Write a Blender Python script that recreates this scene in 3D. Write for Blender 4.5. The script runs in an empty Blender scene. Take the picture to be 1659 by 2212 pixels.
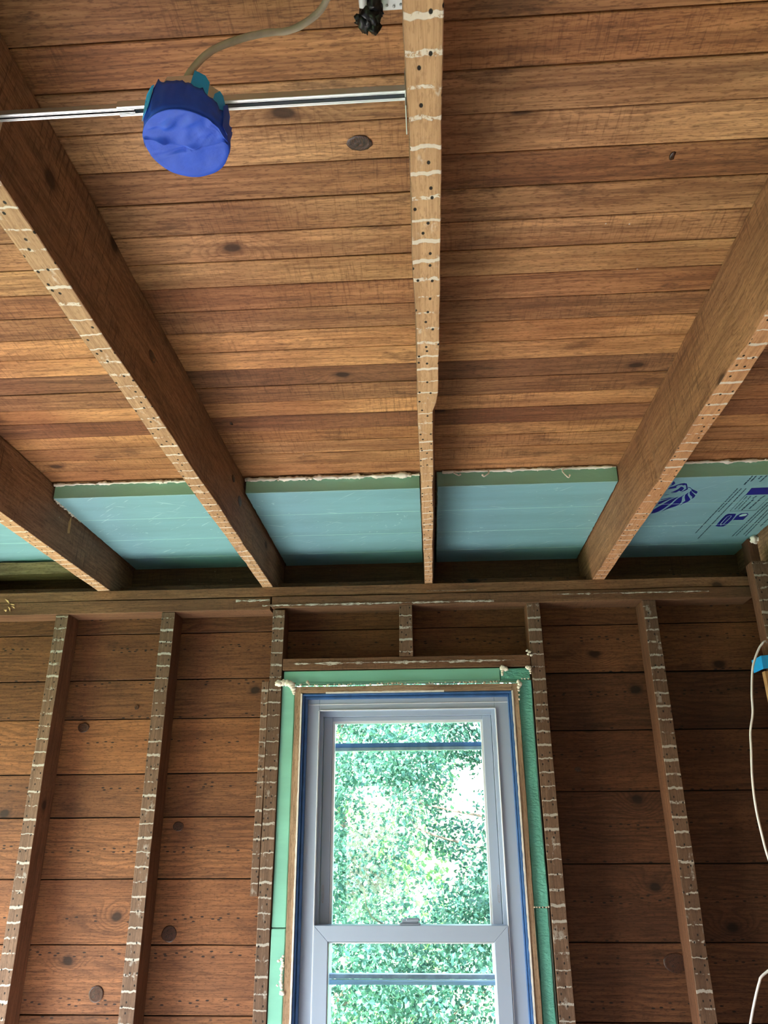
import bpy, math, random
from mathutils import Vector, Matrix, noise
R_ = random.Random(7)
sc = bpy.context.scene
COL = sc.collection
ZC = 1.60            # camera height above the floor; all z below are relative to it
D = 2.67             # distance to the stud faces of the far wall

# ------------------------------------------------------------------ camera
cam = bpy.data.cameras.new('camera'); camo = bpy.data.objects.new('camera', cam); COL.objects.link(camo)
# world axes as seen by the camera are stored row-wise: right, up, forward
Rv = Vector((0.998193, 0.059796, -0.005967)); Uv = Vector((0.028295, -0.380072, 0.924524)); Fv = Vector((-0.053015, 0.923022, 0.381077))
Uv = Rv.cross(Fv).normalized(); Rv = Fv.cross(Uv).normalized()
camo.matrix_world = Matrix(((Rv.x, Uv.x, -Fv.x, 0), (Rv.y, Uv.y, -Fv.y, 0), (Rv.z, Uv.z, -Fv.z, ZC), (0, 0, 0, 1)))
cam.sensor_fit = 'VERTICAL'; cam.sensor_height = 36; cam.lens = 1640.9 / 2212 * 36
cam.clip_start = 0.02; cam.clip_end = 200
sc.camera = camo
# ------------------------------------------------------------------ world, sun, exposure
w = bpy.data.worlds.new('sky'); sc.world = w; w.use_nodes = True
wn = w.node_tree.nodes; wl = w.node_tree.links
sky = wn.new('ShaderNodeTexSky'); sky.sky_type = 'NISHITA'; sky.sun_disc = False
sky.sun_elevation = math.radians(48); sky.sun_rotation = math.radians(-110); sky.air_density = 1.2; sky.dust_density = 1.5
bg = wn['Background']; bg.inputs[1].default_value = 2.3
wl.new(sky.outputs[0], bg.inputs[0])
sl = bpy.data.lights.new('sun', 'SUN'); sl.energy = 50; sl.angle = math.radians(0.6); sl.color = (1, .97, .93)
so = bpy.data.objects.new('sun', sl); COL.objects.link(so)
so.rotation_euler = Vector((0.85, 0.46, -0.80)).to_track_quat('-Z', 'Y').to_euler()
def portal(loc, rot, sx, sy):
    l = bpy.data.lights.new('window_portal', 'AREA'); l.shape = 'RECTANGLE'; l.size = sx; l.size_y = sy
    l.cycles.is_portal = True
    o = bpy.data.objects.new('window_portal', l); COL.objects.link(o); o.location = loc; o.rotation_euler = rot
LW = (-2.75, 0.6, 2.25, -1.25, 0.45)      # left opening: x, y0, y1, z0, z1
RW = (-2.2, -.82, -.08, -.85, 0.35)        # rear opening: y, x0, x1, z0, z1
portal((LW[0]-.02, (LW[1]+LW[2])/2, (LW[3]+LW[4])/2+ZC), (0, math.radians(-90), 0), LW[4]-LW[3], LW[2]-LW[1])
portal(((RW[1]+RW[2])/2, RW[0]-.02, (RW[3]+RW[4])/2+ZC), (math.radians(90), 0, 0), RW[2]-RW[1], RW[4]-RW[3])
portal((-0.08, D+.30, -.3+ZC), (math.radians(-90), 0, 0), .75, 1.4)
sc.view_settings.view_transform = 'Standard'; sc.view_settings.look = 'None'
sc.view_settings.gamma = 1; sc.view_settings.use_curve_mapping = False
sc.view_settings.exposure = 0.60

# ------------------------------------------------------------------ node helper
class NT:
    def __init__(s, name):
        s.m = bpy.data.materials.new(name); s.m.use_nodes = True; s.t = s.m.node_tree; s.t.nodes.clear()
        s.out = s.t.nodes.new('ShaderNodeOutputMaterial'); s.b = s.t.nodes.new('ShaderNodeBsdfPrincipled')
        s.t.links.new(s.b.outputs[0], s.out.inputs[0])
    def n(s, typ, ins=None, **kw):
        nd = s.t.nodes.new(typ)
        for k, v in kw.items(): setattr(nd, k, v)
        for k, v in (ins or {}).items(): s.set(nd.inputs[k], v)
        return nd
    def set(s, sock, v):
        if hasattr(v, 'default_value') or isinstance(v, bpy.types.NodeSocket): s.t.links.new(v, sock)
        elif isinstance(v, (tuple, list)) and len(v) == 3 and sock.type == 'RGBA': sock.default_value = (*v, 1)
        else: sock.default_value = v
    def M(s, op, a, b=0.0, c=None):
        ins = {0: a, 1: b}
        if c is not None: ins[2] = c
        return s.n('ShaderNodeMath', ins, operation=op).outputs[0]
    def ss(s, x, a, b, lo=0.0, hi=1.0):
        return s.n('ShaderNodeMapRange', {0: x, 1: a, 2: b, 3: lo, 4: hi}, interpolation_type='SMOOTHSTEP', clamp=True).outputs[0]
    def mix(s, f, a, b, mode='MIX'):
        nd = s.n('ShaderNodeMix', data_type='RGBA', blend_type=mode)
        s.set(nd.inputs[0], f); s.set(nd.inputs[6], a); s.set(nd.inputs[7], b); return nd.outputs[2]
    def vs(s, v, sc_): return s.n('ShaderNodeVectorMath', {0: v, 1: sc_}, operation='MULTIPLY').outputs[0]
    def va(s, a, b): return s.n('ShaderNodeVectorMath', {0: a, 1: b}, operation='ADD').outputs[0]
    def noise(s, v, scale=1.0, detail=3.0, rough=.55): return s.n('ShaderNodeTexNoise', {'Vector': v, 'Scale': scale, 'Detail': detail, 'Roughness': rough}).outputs[0]

def wood(name, axis, dark, mid, light, lath=None, rough_saw=1.0, gloss=.55, knots=.6, stain=.5, ticks=False):
    N = NT(name)
    tc = N.n('ShaderNodeTexCoord').outputs['Object']; oi = N.n('ShaderNodeObjectInfo')
    off = N.n('ShaderNodeCombineXYZ', {0: N.M('MULTIPLY', oi.outputs['Random'], 37), 1: N.M('MULTIPLY', oi.outputs['Random'], 61), 2: N.M('MULTIPLY', oi.outputs['Random'], 17)}).outputs[0]
    v0 = N.va(tc, off)
    sp = N.n('ShaderNodeSeparateXYZ', {0: v0})
    if axis == 'X': L, A, B = sp.outputs[0], sp.outputs[1], sp.outputs[2]
    elif axis == 'Y': L, A, B = sp.outputs[1], sp.outputs[0], sp.outputs[2]
    else: L, A, B = sp.outputs[2], sp.outputs[0], sp.outputs[1]
    v = N.n('ShaderNodeCombineXYZ', {0: L, 1: A, 2: B}).outputs[0]
    C = N.M('ADD', A, N.M('MULTIPLY', B, .83))
    warp = N.noise(N.vs(v, (1.3, 5, 5)), 1, 2)
    warp2 = N.noise(N.vs(v, (5, 14, 14)), 1, 2)
    flat = N.n('ShaderNodeCombineXYZ', {0: N.M('MULTIPLY', L, 4.2), 1: N.M('MULTIPLY', C, 7.5), 2: 0.0}).outputs[0]
    vo = N.n('ShaderNodeTexVoronoi', {'Vector': N.va(flat, N.vs(N.n('ShaderNodeTexNoise', {'Vector': v, 'Scale': 9.0}).outputs[1], (.12, .12, .12))), 'Scale': 1.0, 'Randomness': 1.0}, feature='F1', voronoi_dimensions='2D')
    kd = vo.outputs['Distance']; kr = N.n('ShaderNodeSeparateColor', {0: vo.outputs['Color']}).outputs[0]
    has = N.M('GREATER_THAN', kr, 1 - knots * .20)
    kmask = N.M('MULTIPLY', has, N.ss(kd, .10, .055))
    kin = N.M('MULTIPLY', has, N.ss(kd, .42, .0))
    ring = N.M('ADD', N.M('ADD', N.M('MULTIPLY', C, 70), N.M('MULTIPLY', warp, 11)), N.M('ADD', N.M('MULTIPLY', warp2, 2.2), N.M('MULTIPLY', kin, 4.5)))
    rs = N.M('FRACT', ring)
    grain = N.M('MULTIPLY', N.ss(rs, 0.25, .85), N.ss(rs, 1.0, .88))
    gvis = N.ss(N.noise(N.vs(v, (1.5, 6, 6)), 1, 2), .40, .60)
    grain = N.M('MULTIPLY', grain, N.M('ADD', N.M('MULTIPLY', gvis, .8), .2))
    fib = N.noise(N.vs(v, (9, 260, 260)), 1, 4, .7)
    fib2 = N.noise(N.vs(v, (3, 60, 60)), 1, 4, .7)
    saw = N.noise(N.vs(v, (210, 14, 14)), 1, 3, .7)
    sawm = N.ss(N.noise(N.vs(v, (3, 3, 3)), 1, 2), .42, .62)
    patch = N.noise(N.vs(v, (2.2, 7, 7)), 1, 5, .6)
    blot = N.noise(N.vs(v, (5, 13, 13)), 1, 6, .72)
    c = N.mix(N.ss(patch, .30, .70), mid, light)
    c = N.mix(N.M('MULTIPLY', N.ss(fib2, .42, .72), .35 if ticks else .5), c, dark)
    c = N.mix(N.M('MULTIPLY', grain, .42 if ticks else .30), c, dark)
    c = N.mix(N.M('MULTIPLY', N.ss(fib, .46, .62), .45), c, dark)
    grit = N.noise(N.vs(v, (70, 300, 300)), 1, 2, .6)
    c = N.mix(N.M('MULTIPLY', N.ss(grit, .52, .66), .50), c, dark)
    stk = N.noise(N.vs(v, (1.1, 34, 34)), 1, 5, .65)
    c = N.mix(N.M('MULTIPLY', N.ss(stk, .50, .70), .25 if ticks else .42), c, dark)
    c = N.mix(N.M('MULTIPLY', N.M('MULTIPLY', N.ss(saw, .5, .68), sawm), .5 * rough_saw), c, dark)
    c = N.mix(N.M('MULTIPLY', N.ss(blot, .55, .67), stain), c, tuple(x * .45 for x in dark))
    c = N.mix(N.M('MULTIPLY', N.ss(kd, .16, .09), N.M('MULTIPLY', has, .45)), c, dark)
    c = N.mix(N.M('MULTIPLY', kmask, .85), c, tuple(x * .35 for x in dark))
    if ticks:   # rows of small dark nail ticks where the outside shingles were nailed
        tv = N.n('ShaderNodeTexVoronoi', {'Vector': N.n('ShaderNodeCombineXYZ', {0: N.M('DIVIDE', L, .040), 1: N.M('DIVIDE', B, .105), 2: 0.0}).outputs[0], 'Scale': 1.0, 'Randomness': .8}, feature='F1', voronoi_dimensions='2D')
        tvv = N.n('ShaderNodeTexVoronoi', {'Vector': N.n('ShaderNodeCombineXYZ', {0: N.M('DIVIDE', L, .030), 1: N.M('DIVIDE', B, .012), 2: 0.0}).outputs[0], 'Scale': 1.0, 'Randomness': .9}, feature='F1', voronoi_dimensions='2D')
        rowm = N.ss(N.M('ABSOLUTE', N.M('SUBTRACT', N.M('FRACT', N.M('ADD', N.M('DIVIDE', B, .125), N.M('MULTIPLY', warp, .35))), .5)), .13, .07)
        tk = N.M('MULTIPLY', N.M('MULTIPLY', N.ss(tvv.outputs['Distance'], .24, .14), rowm), N.M('GREATER_THAN', N.n('ShaderNodeSeparateColor', {0: tvv.outputs['Color']}).outputs[0], .55))
        c = N.mix(tk, c, (.02, .012, .010))
    # small pale plaster flecks
    fl = N.n('ShaderNodeTexVoronoi', {'Vector': N.vs(v, (23, 23, 23)), 'Scale': 1.0}, feature='F1')
    fr = N.n('ShaderNodeSeparateColor', {0: fl.outputs['Color']}).outputs[1]
    c = N.mix(N.M('MULTIPLY', N.M('GREATER_THAN', fr, .90), N.ss(fl.outputs['Distance'], .05, .03)), c, (.55, .52, .48))
    v_val = N.M('ADD', .86, N.M('MULTIPLY', oi.outputs['Random'], .28))
    c = N.mix(1.0, c, oi.outputs['Color'], 'MULTIPLY')
    c = N.n('ShaderNodeHueSaturation', {'Value': v_val, 'Color': c}).outputs[0]
    h = N.M('ADD', N.M('MULTIPLY', fib, .6), N.M('MULTIPLY', N.M('MULTIPLY', saw, N.M('ADD', sawm, .3)), .9 * rough_saw))
    h = N.M('ADD', h, N.M('MULTIPLY', fib2, .6))
    if lath:
        plaster, vis = lath
        t = N.M('ADD', N.M('DIVIDE', L, .0435), N.M('MULTIPLY', N.noise(N.vs(v, (14, 60, 60)), 1, 2), .28))
        cell = N.M('FLOOR', t); fr_ = N.M('ABSOLUTE', N.M('SUBTRACT', N.M('FRACT', t), .5))
        wn1 = N.n('ShaderNodeTexWhiteNoise', {'W': cell}, noise_dimensions='1D'); wsep = N.n('ShaderNodeSeparateColor', {0: wn1.outputs[1]})
        wide = N.M('ADD', .035, N.M('MULTIPLY', wsep.outputs[0], .07))
        br = N.noise(N.vs(v, (90, 90, 90)), 1, 4, .7)
        band = N.ss(N.M('SUBTRACT', wide, fr_), -.015, .02)
        brk = N.ss(N.M('ADD', br, N.M('MULTIPLY', wsep.outputs[1], .30)), .50, .60)
        lab = N.M('MULTIPLY', N.M('MULTIPLY', band, brk), vis)
        # smears of plaster between the lath marks
        sm = N.M('MULTIPLY', N.ss(N.noise(N.vs(v, (16, 30, 30)), 1, 4, .7), .60, .70), .55 * vis)
        # greyish lath ghost: clean wood under each lath is lighter
        c = N.mix(N.M('MULTIPLY', N.ss(fr_, .10, .34), .25), c, N.mix(.5, c, light))
        c = N.mix(N.M('MAXIMUM', lab, sm), c, plaster)
        # nail holes: two per lath
        A2 = N.M('ADD', N.M('MULTIPLY', A, 1.0), 0.0)
        nv = N.n('ShaderNodeTexVoronoi', {'Vector': N.n('ShaderNodeCombineXYZ', {0: N.M('DIVIDE', L, .034), 1: N.M('DIVIDE', A2, .024), 2: 0.5}).outputs[0], 'Scale': 1.0, 'Randomness': .75}, feature='F1', voronoi_dimensions='2D')
        nr = N.n('ShaderNodeSeparateColor', {0: nv.outputs['Color']}).outputs[2]
        hole = N.M('MULTIPLY', N.ss(nv.outputs['Distance'], .115, .075), N.M('GREATER_THAN', nr, .25))
        c = N.mix(hole, c, (.012, .008, .006))
        h = N.M('SUBTRACT', N.M('ADD', h, N.M('MULTIPLY', lab, .8)), N.M('MULTIPLY', hole, 2))
    N.set(N.b.inputs['Base Color'], c)
    N.set(N.b.inputs['Roughness'], N.M('ADD', gloss, N.M('MULTIPLY', fib, .3)))
    N.b.inputs['Specular IOR Level'].default_value = .35
    bp = N.n('ShaderNodeBump', {'Strength': .45, 'Distance': .0014, 'Height': h})
    N.set(N.b.inputs['Normal'], bp.outputs[0])
    return N.m

def plain(name, col, rough=.5, metal=0.0, bump=None, vary=0.0, spec=.5):
    N = NT(name); N.b.inputs['Roughness'].default_value = rough; N.b.inputs['Metallic'].default_value = metal
    N.b.inputs['Specular IOR Level'].default_value = spec
    tc = N.n('ShaderNodeTexCoord').outputs['Object']
    if vary:
        c = N.mix(N.ss(N.noise(tc, 35, 4), .35, .7), col, tuple(x * (1 - vary) for x in col)); N.set(N.b.inputs['Base Color'], c)
    else: N.b.inputs['Base Color'].default_value = (*col, 1)
    if bump:
        N.set(N.b.inputs['Normal'], N.n('ShaderNodeBump', {'Strength': .6, 'Distance': bump[1], 'Height': N.noise(tc, bump[0], 4, .6)}).outputs[0])
    return N.m

DK, MD, LT = (.090, .034, .015), (.36, .165, .070), (.60, .325, .150)
m_deck = wood('ceiling_plank_wood', 'X', DK, MD, LT, rough_saw=.9)
m_wall = wood('wall_plank_wood', 'X', (.040, .015, .007), (.165, .070, .030), (.27, .125, .055), rough_saw=.25, knots=1.0, stain=.35, ticks=True)
m_joist = wood('joist_side_wood', 'Y', (.085, .040, .022), (.25, .130, .070), (.37, .21, .12), rough_saw=2.0, stain=.35, knots=.5)
m_joistb = wood('joist_underside_wood', 'Y', (.25, .125, .060), (.44, .255, .13), (.54, .335, .185), lath=((.72, .65, .57), .8), rough_saw=.2, stain=.0, knots=.15)
m_studf = wood('stud_face_wood', 'Z', (.060, .032, .020), (.145, .082, .050), (.205, .125, .082), lath=((.44, .42, .385), .85), rough_saw=.3, stain=.15, knots=.2)
m_stud = wood('stud_side_wood', 'Z', (.060, .024, .013), (.145, .064, .033), (.21, .095, .050), rough_saw=.7, stain=.3)
m_plate = wood('plate_wood', 'X', (.085, .040, .022), (.22, .115, .062), (.32, .18, .10), rough_saw=.9, stain=.3, knots=.3)
m_new = wood('new_lumber_wood', 'Z', (.25, .13, .05), (.48, .29, .13), (.58, .38, .19), rough_saw=.1, stain=.1, knots=.2)
m_case = wood('old_casing_wood', 'Z', (.12, .07, .04), (.33, .21, .13), (.45, .32, .21), rough_saw=.3, stain=.35, knots=.0)
m_caseh = wood('old_casing_head_wood', 'X', (.12, .07, .04), (.33, .21, .13), (.45, .32, .21), rough_saw=.3, stain=.35, knots=.0)
m_floor = wood('subfloor_wood', 'X', (.42, .40, .37), (.66, .64, .60), (.74, .72, .69), rough_saw=.1, stain=.05)
m_backing = plain('black_backing', (.012, .011, .010), .9)
def knot_mat():
    N = NT('knot_wood'); tc = N.n('ShaderNodeTexCoord').outputs['Object']
    d = N.n('ShaderNodeVectorMath', {0: N.va(tc, N.vs(N.n('ShaderNodeTexNoise', {'Vector': tc, 'Scale': 55.0}).outputs[1], (.012, .012, .012)))}, operation='LENGTH').outputs['Value']
    rg = N.M('FRACT', N.M('MULTIPLY', d, 330))
    c = N.mix(N.ss(rg, .3, .8), (.075, .026, .012), (.022, .009, .006))
    c = N.mix(N.ss(N.noise(tc, 160, 4, .7), .52, .62), c, (.015, .008, .006))
    N.set(N.b.inputs['Base Color'], c); N.b.inputs['Roughness'].default_value = .4
    N.set(N.b.inputs['Normal'], N.n('ShaderNodeBump', {'Strength': .6, 'Distance': .0012, 'Height': N.noise(tc, 90, 4)}).outputs[0])
    return N.m
m_knot = knot_mat()
m_tape = plain('blue_masking_tape', (.020, .085, .62), .55, bump=(140, .0006), vary=.12, spec=.35)
m_tape2 = plain('pale_blue_masking_tape', (.02, .40, .92), .5, bump=(120, .0005), vary=.1)
m_steel = plain('galvanised_steel', (.72, .74, .77), .42, .9, bump=(60, .0002))
m_black = plain('black_electrical_tape', (.010, .010, .011), .35, bump=(90, .001))
m_cable = plain('beige_cable_jacket', (.52, .44, .33), .6, bump=(80, .0006), vary=.2)
m_white = plain('white_cable_jacket', (.78, .80, .82), .35)
m_plaster = plain('white_plaster', (.75, .73, .69), .8, bump=(120, .001), vary=.2)
def thin_plaster():
    N = NT('thin_plaster_on_wood'); tc = N.n('ShaderNodeTexCoord').outputs['Object']
    f = N.ss(N.noise(N.vs(tc, (40, 40, 160)), 1, 5, .75), .40, .58)
    N.set(N.b.inputs['Base Color'], N.mix(f, (.13, .075, .045), (.58, .55, .50))); N.b.inputs['Roughness'].default_value = .8; return N.m
m_plthin = thin_plaster()
m_spray = plain('spray_foam', (.82, .77, .68), .55, bump=(70, .002), vary=.12)
m_spraydk = plain('aged_spray_foam', (.55, .50, .40), .6, bump=(70, .002), vary=.3)
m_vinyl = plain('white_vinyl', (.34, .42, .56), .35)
m_vinyl2 = plain('white_vinyl_bead', (.68, .73, .80), .3)
m_blue = plain('blue_painted_wood', (.035, .11, .30), .32, bump=(40, .001), vary=.25)
m_blue2 = plain('faded_blue_paint', (.14, .24, .52), .4, bump=(60, .001), vary=.3)
m_lock = plain('grey_lock_plastic', (.24, .29, .38), .4)
m_oldp = plain('old_grey_paint', (.42, .40, .46), .6, bump=(60, .001), vary=.3)
m_print = plain('printed_blue_ink', (.006, .012, .22), .5)
m_print2 = plain('printed_teal_ink', (.006, .045, .085), .5)
m_dark = plain('slot_shade', (.02, .02, .022), .8)
m_grass = plain('lawn', (.16, .27, .08), .9, vary=.4)
m_bark = plain('tree_bark', (.12, .085, .06), .9, bump=(30, .01), vary=.4)

def foam_mat(name, col, scratch=True, bump=(25, .0012), rough=.42):
    N = NT(name); tc = N.n('ShaderNodeTexCoord').outputs['Object']; oi = N.n('ShaderNodeObjectInfo')
    v = N.va(tc, N.n('ShaderNodeCombineXYZ', {0: N.M('MULTIPLY', oi.outputs['Random'], 31), 1: N.M('MULTIPLY', oi.outputs['Random'], 11), 2: 0.0}).outputs[0])
    c = N.mix(N.ss(N.noise(N.vs(v, (2, 12, 12)), 1, 4), .3, .7), col, tuple(x * .84 for x in col))
    if scratch:
        r1 = N.n('ShaderNodeVectorRotate', {'Vector': v, 'Angle': .7}, rotation_type='Z_AXIS').outputs[0]
        r2 = N.n('ShaderNodeVectorRotate', {'Vector': v, 'Angle': -.35}, rotation_type='Z_AXIS').outputs[0]
        s1 = N.ss(N.noise(N.vs(r1, (9, 130, 20)), 1, 2), .68, .73); s2 = N.ss(N.noise(N.vs(r2, (7, 110, 20)), 1, 2), .69, .74)
        s3 = N.M('MULTIPLY', N.ss(N.noise(N.vs(v, (45, 60, 60)), 1, 3, .6), .66, .70), N.ss(N.noise(N.vs(v, (2.5, 3.5, 3)), 1, 1), .54, .62))
        s = N.M('MAXIMUM', N.M('MULTIPLY', N.M('MAXIMUM', s1, s2), .55), N.M('MULTIPLY', s3, .75))
        c = N.mix(s, c, (.50, .74, .72))
    N.set(N.b.inputs['Base Color'], c); N.b.inputs['Roughness'].default_value = rough
    N.set(N.b.inputs['Normal'], N.n('ShaderNodeBump', {'Strength': .5, 'Distance': bump[1], 'Height': N.noise(N.vs(v, (1, 2, 2)), bump[0], 3)}).outputs[0])
    return N.m
m_foam = foam_mat('teal_foam_skin', (.23, .47, .53))
m_foame = foam_mat('green_foam_cut_edge', (.31, .58, .44), False, (60, .001), .7)
m_foams = foam_mat('mint_foam_strip', (.22, .56, .45), False, (18, .001), .45)
m_foamr = foam_mat('rough_mint_foam', (.14, .50, .41), False, (75, .012), .6)
m_score = plain('pale_score_line', (.42, .72, .68), .5)

def glass_mat():
    N = NT('window_glass'); t = N.t; t.nodes.remove(N.b)
    tr = N.n('ShaderNodeBsdfTransparent', {'Color': (.93, .97, .96)}); gl = N.n('ShaderNodeBsdfGlossy', {'Color': (1, 1, 1), 'Roughness': .01})
    f = N.n('ShaderNodeFresnel', {'IOR': 1.5}); mx = N.n('ShaderNodeMixShader', {0: f.outputs[0], 1: tr.outputs[0], 2: gl.outputs[0]})
    t.links.new(mx.outputs[0], N.out.inputs[0]); return N.m
m_glass = glass_mat()
def leaf_mat(name, a, b):
    N = NT(name); t = N.t
    rnd = N.n('ShaderNodeNewGeometry').outputs['Random Per Island']
    c = N.mix(N.ss(rnd, 0, 1), a, b)
    N.set(N.b.inputs['Base Color'], c); N.b.inputs['Roughness'].default_value = .45
    tl = N.n('ShaderNodeBsdfTranslucent', {'Color': c}); mx = N.n('ShaderNodeMixShader', {0: .38, 1: N.b.outputs[0], 2: tl.outputs[0]})
    t.links.new(mx.outputs[0], N.out.inputs[0]); return N.m
m_leaf = leaf_mat('tree_leaf', (.022, .085, .062), (.085, .20, .13))
m_leaf2 = leaf_mat('yellow_green_leaf', (.05, .15, .06), (.20, .30, .10))

# ------------------------------------------------------------------ object helpers
def mk(name, verts, faces, mats, parent=None, midx=None, smooth=False, bev=0, loc=None):
    """verts are world (x, y, z relative to the camera height)"""
    xs = [v[0] for v in verts]; ys = [v[1] for v in verts]; zs = [v[2] for v in verts]
    c = Vector(((min(xs)+max(xs))/2, (min(ys)+max(ys))/2, (min(zs)+max(zs))/2)) if loc is None else loc
    me = bpy.data.meshes.new(name); me.from_pydata([(v[0]-c.x, v[1]-c.y, v[2]-c.z) for v in verts], [], faces)
    for m in (mats if isinstance(mats, (list, tuple)) else [mats]): me.materials.append(m)
    if midx: me.polygons.foreach_set('material_index', midx)
    if smooth: me.polygons.foreach_set('use_smooth', [True]*len(me.polygons))
    me.update()
    o = bpy.data.objects.new(name, me); COL.objects.link(o)
    wc = Vector((c.x, c.y, c.z + ZC))
    if parent: o.parent = parent; o.location = wc - wpos(parent)
    else: o.location = wc
    if bev:
        b = o.modifiers.new('bevel', 'BEVEL'); b.width = bev; b.segments = 2 if bev > .002 else 1; b.limit_method = 'ANGLE'; b.angle_limit = .6
    return o
def wpos(o):
    p = Vector(o.location)
    while o.parent: o = o.parent; p = p + o.location
    return p
def tag(o, label=None, cat=None, group=None, kind=None):
    if label: o['label'] = label
    if cat: o['category'] = cat
    if group: o['group'] = group
    if kind: o['kind'] = kind
    return o
def empty(name, loc, parent=None):
    o = bpy.data.objects.new(name, None); COL.objects.link(o); o.empty_display_size = .05
    wc = Vector((loc[0], loc[1], loc[2] + ZC)); o.location = wc - wpos(parent) if parent else wc; o.parent = parent
    return o
BF = [(0, 3, 2, 1), (4, 5, 6, 7), (0, 1, 5, 4), (1, 2, 6, 5), (2, 3, 7, 6), (3, 0, 4, 7)]
def bv(x0, x1, y0, y1, z0, z1): return [(x0, y0, z0), (x1, y0, z0), (x1, y1, z0), (x0, y1, z0), (x0, y0, z1), (x1, y0, z1), (x1, y1, z1), (x0, y1, z1)]
def box(name, x0, x1, y0, y1, z0, z1, m, parent=None, bev=0): return mk(name, bv(x0, x1, y0, y1, z0, z1), BF, m, parent, bev=bev)
class MB:
    def __init__(s): s.v = []; s.f = []; s.mi = []
    def add(s, v, f, mi=0):
        o = len(s.v); s.v += [tuple(p) for p in v]; s.f += [tuple(i+o for i in q) for q in f]; s.mi += [mi]*len(f)
    def box(s, x0, x1, y0, y1, z0, z1, mi=0): s.add(bv(x0, x1, y0, y1, z0, z1), BF, mi)
    def build(s, name, m, parent=None, **k): return mk(name, s.v, s.f, m, parent, midx=s.mi, **k)
def nz(a, b, c=0.0): return noise.noise(Vector((a, b, c)))
def lumber(name, axis, a0, a1, u0, u1, w0, w1, mats, parent=None, jit=.0015, seg=.06, lathface=None, mod=None, freq=5):
    """sawn timber along axis; (u, w) is the cross-section in the two other axes (XY, XZ or YZ order)"""
    n = max(2, int(abs(a1-a0)/seg)); v = []; f = []; mi = []; sd = R_.random()*90
    for i in range(n+1):
        a = a0 + (a1-a0)*i/n
        cs = [[u0, w0], [u1, w0], [u1, w1], [u0, w1]]
        for k, q in enumerate(cs):
            q[0] += jit*(nz(a*freq, sd+k*7)*1.6 + .6*nz(a*freq*5, sd+k*7+3)); q[1] += jit*(nz(a*freq, sd+k*7+30)*1.6 + .6*nz(a*freq*5, sd+k*7+33))
        if mod: mod(a, cs)
        for q in cs:
            v.append((a, q[0], q[1]) if axis == 'X' else (q[0], a, q[1]) if axis == 'Y' else (q[0], q[1], a))
    for i in range(n):
        for k in range(4):
            j = (k+1) % 4; o = i*4
            f.append((o+k, o+j, o+4+j, o+4+k)); mi.append(1 if lathface == k else 0)
    f.append((3, 2, 1, 0)); mi.append(0); f.append((n*4, n*4+1, n*4+2, n*4+3)); mi.append(0)
    if axis in ('Y',): f = [tuple(reversed(q)) for q in f]
    o = mk(name, v, f, mats, parent, midx=mi)
    b = o.modifiers.new('bevel', 'BEVEL'); b.width = .0012; b.segments = 1; b.limit_method = 'ANGLE'; b.angle_limit = .9
    return o
def tube(pts, rad, seg=10, lump=0, mb=None, res=6, sd=0, mi=0):
    mb = mb or MB(); P = []
    n = len(pts)
    for i in range(n-1):
        p0, p1, p2, p3 = (Vector(pts[max(0, min(n-1, j))]) for j in (i-1, i, i+1, i+2))
        for k in range(res):
            t = k/res; P.append(.5*((2*p1)+(p2-p0)*t+(2*p0-5*p1+4*p2-p3)*t*t+(3*p1-p0-3*p2+p3)*t*t*t))
    P.append(Vector(pts[-1])); v = []; f = []; up = None
    for i, p in enumerate(P):
        d = (P[min(i+1, len(P)-1)]-P[max(i-1, 0)]).normalized()
        if up is None: up = d.orthogonal().normalized()
        up = (up - d*up.dot(d)).normalized(); sdv = d.cross(up)
        r = rad(i/(len(P)-1)) if callable(rad) else rad
        for k in range(seg):
            a = 2*math.pi*k/seg; dr = up*math.cos(a)+sdv*math.sin(a); q = p+dr*r
            if lump: q = p + dr*r*(1+lump*(nz(q.x*70+sd, q.y*70, q.z*70)+.6*nz(q.x*170+sd, q.y*170, q.z*170)))
            v.append(q)
    m = len(P)
    for i in range(m-1):
        for k in range(seg):
            j = (k+1) % seg; f.append((i*seg+k, i*seg+j, (i+1)*seg+j, (i+1)*seg+k))
    f.append(tuple(reversed(range(seg)))); f.append(tuple((m-1)*seg+k for k in range(seg)))
    mb.add(v, f, mi); return mb
def W(x, z, dy): k = (D+dy)/D; return x*k, z*k
def blob(mb, c, r, sd=0, sq=(1, 1, 1), lump=.35, fr=60):
    v = []; f = []; nu, nv = 10, 7
    for i in range(nv+1):
        th = math.pi*i/nv
        for k in range(nu):
            a = 2*math.pi*k/nu; d = Vector((math.sin(th)*math.cos(a), math.sin(th)*math.sin(a), math.cos(th)))
            rr = r*(1+lump*nz(d.x*1.7+sd, d.y*1.7+sd*2, d.z*1.7)*1.6)
            v.append((c[0]+d.x*rr*sq[0], c[1]+d.y*rr*sq[1], c[2]+d.z*rr*sq[2]))
    for i in range(nv):
        for k in range(nu):
            j = (k+1) % nu; f.append((i*nu+k, (i+1)*nu+k, (i+1)*nu+j, i*nu+j))
    mb.add(v, f)

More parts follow.
